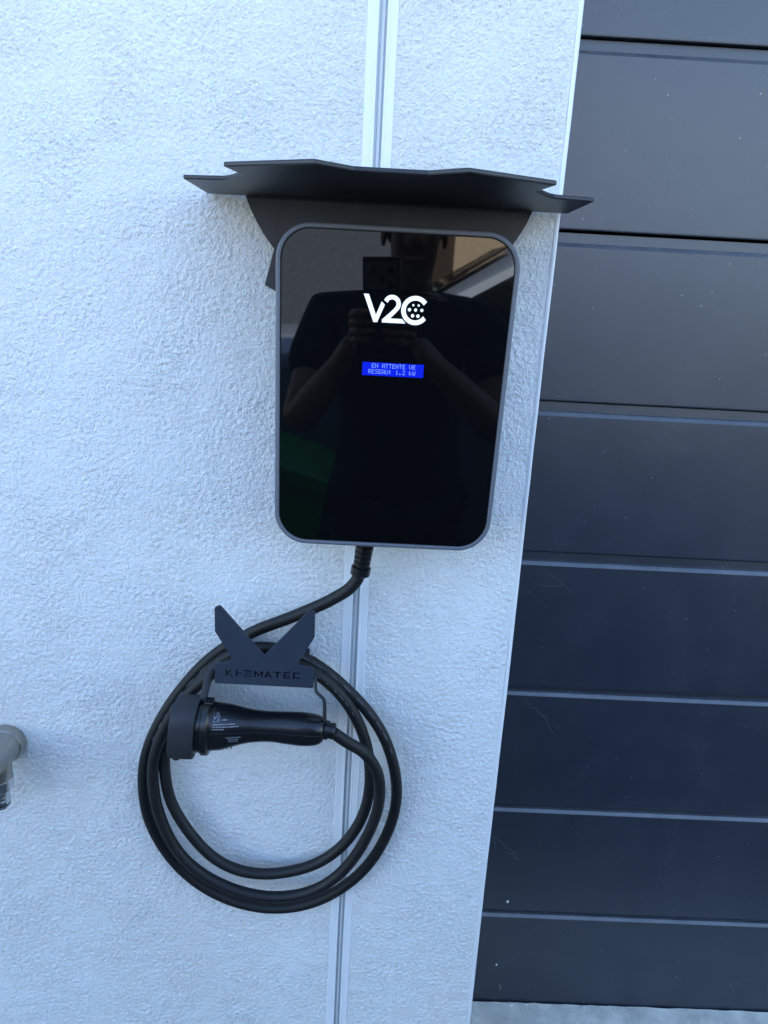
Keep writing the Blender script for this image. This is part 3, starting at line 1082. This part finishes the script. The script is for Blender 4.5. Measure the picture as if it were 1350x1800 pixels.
for i, (x0, z0, x1, z1, lab) in enumerate(((0.217, 0.238, 0.229, 0.232, 'straw bit stuck by the wall edge above the lowest door groove'),
                                         (0.306, 0.045, 0.309, 0.031, 'dry straw bit leaning upright at the foot of the door'),
                                         (0.234, 0.048, 0.234, 0.020, 'thin dry stem upright at the door foot nearest the wall'),
                                         (0.235, 0.256, 0.243, 0.247, 'curled straw bit on the second door panel near the wall'))):
    web('straw', [wig(x0, z0, x1, z1, 3, 0.001, 20 + i)], lab, 'straw', 'straw', 0.00055)
# pale crumbs along the foot of the door
for i, (x, w_) in enumerate(((0.238, 0.006), (0.333, 0.012), (0.362, 0.009), (0.48, 0.006))):
    bm = bmesh.new()
    bmesh.ops.create_icosphere(bm, subdivisions=2, radius=1)
    for v in bm.verts:
        k = random.uniform(0.7, 1.15)
        v.co = Vector((x + v.co.x * w_ / 2 * k, 0.2415 + v.co.y * 0.002 * k, 0.0016 + v.co.z * 0.0016 * k))
    bmo('paint_chip', bm, M['white_spot'], None, smooth=True, label=('small pale chip at the foot of the door nearest the wall', 'longest pale chip along the foot of the door', 'pale chip beside the longest chip along the door foot', 'lone pale chip at the door foot farthest from the wall')[i], cat='chip', group='pale chips at the door foot')

# ================================================================== THE PHOTOGRAPHER (seen mirrored in the charger's glass)
def skin_obj(name, verts, edges, radii, m, parent, root=0, sub_=2):
    me = bpy.data.meshes.new(name)
    me.from_pydata([Vector(v) for v in verts], edges, [])
    ob = bpy.data.objects.new(name, me)
    C.objects.link(ob)
    md = ob.modifiers.new('skin', 'SKIN')
    md.use_smooth_shade = True
    for i, r in enumerate(radii):
        sv_ = me.skin_vertices[0].data[i]
        sv_.radius = (r, r) if not isinstance(r, tuple) else r
        sv_.use_root = (i == root)
    sd_ = ob.modifiers.new('sub', 'SUBSURF')
    sd_.levels = sub_
    dg = bpy.context.evaluated_depsgraph_get()
    res = bpy.data.meshes.new_from_object(ob.evaluated_get(dg))
    bpy.data.objects.remove(ob)
    return meo(name, res, m, parent, smooth=True, sharp=None)


person = empty('person', (0.065, -1.34, 0), 'person in dark T-shirt holding a phone, mirrored in the charger glass', 'person')
V_, E_, Rr = [], [], []


def nv(p, r, to=None):
    V_.append(p)
    Rr.append(r)
    if to is not None:
        E_.append((to, len(V_) - 1))
    return len(V_) - 1


PX = 0.068
pel = nv((PX, -1.34, 0.86), (0.150, 0.115))
wa = nv((PX, -1.335, 0.99), (0.145, 0.115), pel)
ch = nv((PX, -1.335, 1.16), (0.160, 0.120), wa)
up = nv((PX, -1.335, 1.27), (0.135, 0.100), ch)
nb = nv((PX + .002, -1.315, 1.345), 0.058, up)
nk = nv((PX + .004, -1.295, 1.395), 0.052, nb)
jw = nv((PX + .006, -1.275, 1.435), (0.060, 0.068), nk)
hd = nv((PX + .007, -1.275, 1.505), (0.076, 0.094), jw)
tp = nv((PX + .007, -1.285, 1.575), (0.068, 0.080), hd)
ns = nv((PX + .007, -1.180, 1.478), 0.012, hd)
hands = {}
for sd_, sh, el, wr, pm in ((-1, (-0.138, -1.335, 1.285), (-0.195, -1.165, 1.035), (-0.085, -1.035, 1.205), (-0.062, -0.995, 1.262)),
                            (1, (0.278, -1.335, 1.285), (0.315, -1.165, 1.040), (0.135, -1.035, 1.205), (0.080, -0.995, 1.262))):
    a = nv(sh, 0.060, up)
    a2 = nv(tuple(0.45 * s_ + 0.55 * e_ for s_, e_ in zip(sh, el)), 0.049, a)
    b = nv(el, 0.046, a2)
    b2 = nv(tuple(0.62 * e_ + 0.38 * w_ for e_, w_ in zip(el, wr)), 0.047, b)
    c = nv(wr, 0.027, b2)
    d = nv(pm, (0.036, 0.018), c)
    hands[sd_] = pm
for sd_ in (-1, 1):
    h = nv((PX + sd_ * 0.095, -1.34, 0.80), 0.092, pel)
    k = nv((PX + sd_ * 0.105, -1.33, 0.45), 0.058, h)
    cf = nv((PX + sd_ * 0.108, -1.35, 0.32), 0.055, k)
    an = nv((PX + sd_ * 0.11, -1.36, 0.07), 0.038, cf)
    nv((PX + sd_ * 0.125, -1.24, 0.035), 0.036, an)
body_o = skin_obj('body', V_, E_, Rr, M['skin'], person)
# fingers curl round the phone: four across its back edge, a thumb on the screen side
PHX0, PHX1 = -0.040, 0.038
for sd_, pm in hands.items():
    edge = PHX0 if sd_ < 0 else PHX1
    for f in range(5):
        if f < 4:
            z = 1.318 - f * 0.019
            ph = -0.938 - (CAMZ - z) * 0.306          # the phone's back leans with the camera
            ln = (0.030, 0.036, 0.034, 0.026)[f]
            pts_ = [(pm[0], pm[1], z - 0.006), (edge + sd_ * 0.016, ph - 0.012, z), (edge + sd_ * 0.010, ph + 0.010, z + 0.002), (edge - sd_ * ln, ph + 0.0125, z + 0.004)]
            rad = [0.010, 0.0095, 0.0088, 0.0072]
        else:
            z = 1.300
            ph = -0.938 - (CAMZ - z) * 0.306
            pts_ = [(pm[0], pm[1] - 0.01, 1.262), (edge + sd_ * 0.014, ph - 0.020, 1.285), (edge + sd_ * 0.004, ph - 0.024, 1.300), (edge - sd_ * 0.016, ph - 0.0225, 1.318)]
            rad = [0.0125, 0.0112, 0.0100, 0.0085]
        skin_obj('thumb' if f == 4 else 'finger', pts_, [(0, 1), (1, 2), (2, 3)], rad, M['skin'], person)
# clothing
V2 = [(PX, -1.34, 0.74), (PX, -1.335, 0.95), (PX, -1.335, 1.16), (PX, -1.335, 1.27), (PX + .002, -1.318, 1.345)]
R2 = [(0.205, 0.165), (0.185, 0.150), (0.178, 0.140), (0.145, 0.112), (0.066, 0.066)]
E2 = [(0, 1), (1, 2), (2, 3), (3, 4)]
for sh, el in (((-0.138, -1.335, 1.285), (-0.195, -1.165, 1.035)), ((0.278, -1.335, 1.285), (0.315, -1.165, 1.040))):
    V2.append(sh)
    R2.append(0.080)
    E2.append((3, len(V2) - 1))
    V2.append(tuple(0.38 * a_ + 0.62 * b_ for a_, b_ in zip(sh, el)))
    R2.append(0.074)
    E2.append((len(V2) - 2, len(V2) - 1))
skin_obj('t_shirt', V2, E2, R2, M['shirt'], person)
V3 = [(PX, -1.34, 0.87)]
R3 = [(0.158, 0.122)]
E3 = []
for sd_ in (-1, 1):
    b0 = len(V3)
    V3 += [(PX + sd_ * 0.095, -1.34, 0.78), (PX + sd_ * 0.105, -1.33, 0.45), (PX + sd_ * 0.11, -1.358, 0.10)]
    R3 += [0.102, 0.075, 0.062]
    E3 += [(0, b0), (b0, b0 + 1), (b0 + 1, b0 + 2)]
skin_obj('trousers', V3, E3, R3, M['trousers'], person)
for sd_ in (-1, 1):
    skin_obj('shoe', [(PX + sd_ * 0.11, -1.385, 0.045), (PX + sd_ * 0.118, -1.30, 0.045), (PX + sd_ * 0.128, -1.19, 0.036)], [(0, 1), (1, 2)], [(0.042, 0.045), (0.045, 0.042), (0.040, 0.030)], M['phone'], person)
bm = bmesh.new()
bmesh.ops.create_icosphere(bm, subdivisions=4, radius=1)
for v in list(bm.verts):
    q = v.co.copy()
    k = 1 + 0.02 * math.sin(q.x * 31) * math.sin(q.z * 27)
    v.co = Vector((PX + .007 + q.x * 0.083 * k, -1.300 + q.y * 0.092 * k, 1.548 + q.z * 0.100 * k))
bmo('hair', bm, M['hair'], person, smooth=True, sharp=None)
for sd_ in (-1, 1):
    bm = bmesh.new()
    bmesh.ops.create_uvsphere(bm, u_segments=12, v_segments=8, radius=1)
    for v in bm.verts:
        v.co = Vector((PX + .007 + sd_ * 0.076 + v.co.x * 0.008, -1.285 + v.co.y * 0.016, 1.492 + v.co.z * 0.024))
    bmo('ear', bm, M['skin'], person, smooth=True, sharp=None)
    bm = bmesh.new()
    bmesh.ops.create_uvsphere(bm, u_segments=12, v_segments=8, radius=0.0115)
    for v in bm.verts:
        v.co += Vector((PX + .007 + sd_ * 0.032, -1.198, 1.510))
    bmo('eye', bm, M['lens'], person, smooth=True, sharp=None)
bm = bmesh.new()
tube(bm, [(PX - .018, -1.200, 1.440), (PX + .007, -1.193, 1.438), (PX + .032, -1.200, 1.440)], 0.006, 8)
bmo('mouth', bm, mat('lips', (0.30, 0.12, 0.09), 0.5), person, smooth=True)

# the phone lies in the plane behind the camera's lens
phone = empty('smartphone', (0, -0.945, 1.30), 'dark smartphone held up by the person, mirrored in the charger glass', 'phone')
CM = cam.matrix_world.copy()


def in_phone(bm):
    for v in bm.verts:
        v.co = CM @ v.co
    return bm


bm = newbox((PHX0, -0.121, 0.0075), (PHX1, 0.044, 0.0165), 0.0035, 3)
bmo('shell', in_phone(bm), M['phone'], phone, smooth=True, sharp=40)
bm = newbox((-0.034, -0.022, 0.0050), (0.030, 0.036, 0.0078), 0.0012, 2)
bmo('camera_plate', in_phone(bm), M['phonecam'], phone, smooth=True, sharp=40)
for lx, ly in ((0.0, 0.0), (0.018, 0.018), (-0.018, 0.018), (0.018, -0.012)):
    bm = bmesh.new()
    lathe(bm, [(0, 0.0075), (0.0010, 0.0075), (0.0016, 0.006)], (lx, ly, 0.0051), (0, 0, -1), 24) if False else lathe(bm, [(0, 0.0075), (0.0008, 0.0075), (0.0012, 0.006)], (lx, ly, 0.0051), (0, 0, -1), 24)
    bmo('lens', in_phone(bm), M['lens'], phone, smooth=True, sharp=30)
sc_bm = newbox((PHX0 + 0.002, -0.119, 0.0166), (PHX1 - 0.002, 0.042, 0.0170))
bmo('screen', in_phone(sc_bm), M['lens'], phone)

# ================================================================== ACROSS THE DRIVE (seen mirrored)
M['carlit'] = mat('sunlit_car_paint', (0.50, 0.60, 0.74), 0.3, coat=0.6)  # sunlight on roof, bonnet and mirror is put into this paler colour
M['carglass'] = mat('car_glass', (0.01, 0.012, 0.014), 0.03, spec=0.8)
M['tyre'] = mat('tyre_rubber', (0.015, 0.015, 0.015), 0.8)
M['rim'] = mat('alloy', (0.4, 0.41, 0.42), 0.35, metal=0.9)
M['greyhouse'] = m_concrete('grey_blue_render', (0.12, 0.145, 0.19))
M['tanhouse'] = m_concrete('tan_render', (0.55, 0.45, 0.34))
M['tile'] = m_concrete('roof_tile', (0.22, 0.09, 0.06))
M['timber'] = mat('dark_brown_timber', (0.04, 0.022, 0.012), 0.6)

car = empty('parked_car', (1.3, -3.35, 0), 'blue car, pale where sunlight is painted on, parked behind the person, mirrored in the charger glass', 'car')
CY = -3.35
W2 = 0.90
CDX = 0.10
low = [(-1.60, 0.32), (-1.66, 0.55), (-1.60, 0.80), (-1.45, 0.96), (-0.30, 1.10), (0.15, 1.14), (2.55, 1.16), (2.72, 0.95), (2.75, 0.50), (2.66, 0.32)]
bm = bmesh.new()
sects = []
for yy, k in ((-W2, 0.93), (-W2 * 0.93, 0.985), (-W2 * 0.6, 1.0), (0, 1.01), (W2 * 0.6, 1.0), (W2 * 0.93, 0.985), (W2, 0.93)):
    sects.append([((x - 0.55) * (0.97 + 0.03 * k) + 0.55, CY + yy, 0.32 + (z - 0.32) * k) for x, z in low])
loft(bm, sects)
M['carshade'] = mat('shaded_car_paint', (0.07, 0.09, 0.13), 0.3, coat=0.6)  # darker copy of the car's paint: shade on the flank painted in
bmo('body', bm, M['carshade'], car, smooth=True, sharp=30)
cab_ = [(-0.25, 1.09), (0.55, 1.58), (1.10, 1.68), (2.05, 1.66), (2.60, 1.14)]
bm = bmesh.new()
sects = []
for yy, k in ((-0.80, 0.0), (-0.66, 0.9), (-0.50, 1.0), (0.50, 1.0), (0.66, 0.9), (0.80, 0.0)):
    sects.append([((x - 1.15) * (0.99 if k else 1.0) + 1.15, CY + yy, 1.07 + (z - 1.07) * (k if k else 0.02)) for x, z in cab_])
loft(bm, sects)
bmo('roof', bm, M['carlit'], car, smooth=True, sharp=30)
bm = bmesh.new()
loft(bm, [[(x, CY + yy, z + 0.055 - 0.10 * (abs(yy) / 0.8) ** 4) for x, z in ((-1.50, 0.93), (-1.40, 0.985), (-0.9, 1.045), (-0.32, 1.105), (-0.30, 1.03), (-1.40, 0.87))] for yy in (-0.8, -0.6, -0.3, 0, 0.3, 0.6, 0.8)])
bmo('bonnet', bm, M['carlit'], car, smooth=True, sharp=40)
# glazing, set proud of the cabin shell
bm = bmesh.new()
bm.faces.new([bm.verts.new(p) for p in ((-0.225, CY - 0.56, 1.125), (0.505, CY - 0.44, 1.582), (0.505, CY + 0.44, 1.582), (-0.225, CY + 0.56, 1.125))])
bmesh.ops.solidify(bm, geom=bm.faces[:], thickness=0.01)
bmo('windscreen', bm, M['carglass'], car)
for xa, xb, xc, xd in ((-0.05, 0.60, 1.10, 1.10), (1.16, 1.16, 2.02, 2.38)):
    bm = bmesh.new()
    bm.faces.new([bm.verts.new(p) for p in ((xa, CY + 0.805, 1.15), (xb, CY + 0.700, 1.52), (xc, CY + 0.695, 1.56), (xd, CY + 0.805, 1.16))])
    bmesh.ops.solidify(bm, geom=bm.faces[:], thickness=-0.01)
    bmo('side_window', bm, M['carglass'], car)
for x in (-0.85, 1.95):
    for yy in (-0.80, 0.80):
        bm = bmesh.new()
        lathe(bm, [(-0.11, 0.24), (-0.11, 0.31), (-0.08, 0.335), (0.08, 0.335), (0.11, 0.31), (0.11, 0.24)], (x, CY + yy, 0.330), (0, 1, 0), 32)
        t_ = bmo('wheel', bm, M['tyre'], car, smooth=True, sharp=35)
        bm = bmesh.new()
        lathe(bm, [(-0.114, 0.22), (0.114, 0.22), (0.118, 0.08)], (x, CY + yy, 0.330), (0, 1, 0), 24)
        o = bmo('rim', bm, M['rim'], None, smooth=True, sharp=35)
        sub(o, t_, car)
for yy in (-0.62, 0.62):
    bm = newbox((-1.655, CY + yy - 0.17, 0.66), (-1.46, CY + yy + 0.17, 0.80), 0.03)
    bmo('headlight', bm, M['rim'], car, smooth=True)
bm = newbox((0.0, CY + 0.86, 1.08), (0.14, CY + 1.02, 1.20), 0.03)
bmo('wing_mirror', bm, M['carlit'], car, smooth=True)


for ch_ in car.children:
    ch_.location.x += CDX


def house(name, label, x0, x1, y, depth, h, m, wins, doors):
    e = empty(name, ((x0 + x1) / 2, y, 0), label, 'house')
    bmo('wall', newbox((x0, y - depth, -0.02), (x1, y, h)), m, e)
    bm = bmesh.new()
    prof_ = [(y + 0.4, h + 0.003), (y + 0.4, h + 0.12), (y - depth / 2, h + 1.5), (y - depth - 0.4, h + 0.12), (y - depth - 0.4, h + 0.003)]
    loft(bm, [[(x, a, b) for a, b in prof_] for x in (x0 - 0.3, x1 + 0.3)])
    bmo('roof', bm, M['tile'], e)
    for xa, xb, za, zb in wins:
        f = bmo('window', newbox((xa, y - 0.02, za), (xb, y + 0.03, zb), 0.005), M['pvc'], e)
        o = bmo('pane', newbox((xa + 0.06, y + 0.031, za + 0.06), (xb - 0.06, y + 0.036, zb - 0.06)), M['carglass'], None)
        sub(o, f, e)
    for xa, xb in doors:
        bmo('door', newbox((xa, y - 0.02, 0.0), (xb, y + 0.04, 2.6), 0.005), M['timber'], e)
    return e


house('grey_house', 'grey rendered house across the drive, mirrored in the upper left of the glass', -9.0, 0.35, -11.5, 6, 3.2, M['greyhouse'], [(-6.5, -5.2, 1.0, 2.2), (-4.0, -2.8, 1.0, 2.2)], [])
house('tan_house', 'sunlit tan house across the drive, mirrored in the upper right of the glass', 0.65, 4.6, -14.0, 6, 2.8, M['tanhouse'], [(3.0, 4.1, 1.0, 2.2)], [(0.75, 1.30)])

# green wheelie bin whose lid slopes towards the car
bin_ = empty('wheelie_bin', (-0.42, -2.2, 0), 'green wheelie bin, mirrored in the lower left of the glass', 'bin')
M['bingreen'] = mat('green_moulded_plastic', (0.012, 0.21, 0.04), 0.5)
bm = bmesh.new()
loft(bm, [[(x, y, -0.004 + z) for x, y, z in r] for r in (
    [(-0.58, -2.38, 0.03), (-0.26, -2.38, 0.03), (-0.26, -2.02, 0.03), (-0.58, -2.02, 0.03)],
    [(-0.62, -2.43, 0.76), (-0.18, -2.43, 0.63), (-0.18, -1.97, 0.63), (-0.62, -1.97, 0.76)],
    [(-0.64, -2.45, 0.765), (-0.165, -2.45, 0.632), (-0.165, -1.95, 0.632), (-0.64, -1.95, 0.765)],
    [(-0.64, -2.45, 0.80), (-0.165, -2.45, 0.66), (-0.165, -1.95, 0.66), (-0.64, -1.95, 0.80)])])
bmo('bin_body', bm, M['bingreen'], bin_)
bm = bmesh.new()
loft(bm, [[(-0.66, -2.455, 0.802), (-0.155, -2.455, 0.655), (-0.155, -1.945, 0.655), (-0.66, -1.945, 0.802)], [(-0.66, -2.455, 0.825), (-0.155, -2.455, 0.675), (-0.155, -1.945, 0.675), (-0.66, -1.945, 0.825)], [(-0.60, -2.38, 0.84), (-0.22, -2.38, 0.725), (-0.22, -2.02, 0.725), (-0.60, -2.02, 0.84)]])
bmo('lid', bm, M['bingreen'], bin_)
bm = bmesh.new()
tube(bm, [(-0.685, -2.42, 0.80), (-0.685, -1.98, 0.80)], 0.014, 12)
bmo('handle', bm, M['bingreen'], bin_, smooth=True)
for yy in (-2.43, -1.97):
    bm = bmesh.new()
    lathe(bm, [(-0.025, 0.06), (-0.025, 0.09), (-0.018, 0.10), (0.018, 0.10), (0.025, 0.09), (0.025, 0.06)], (-0.60, yy, 0.096), (0, 1, 0), 24)
    bmo('wheel', bm, M['tyre'], bin_, smooth=True, sharp=35)
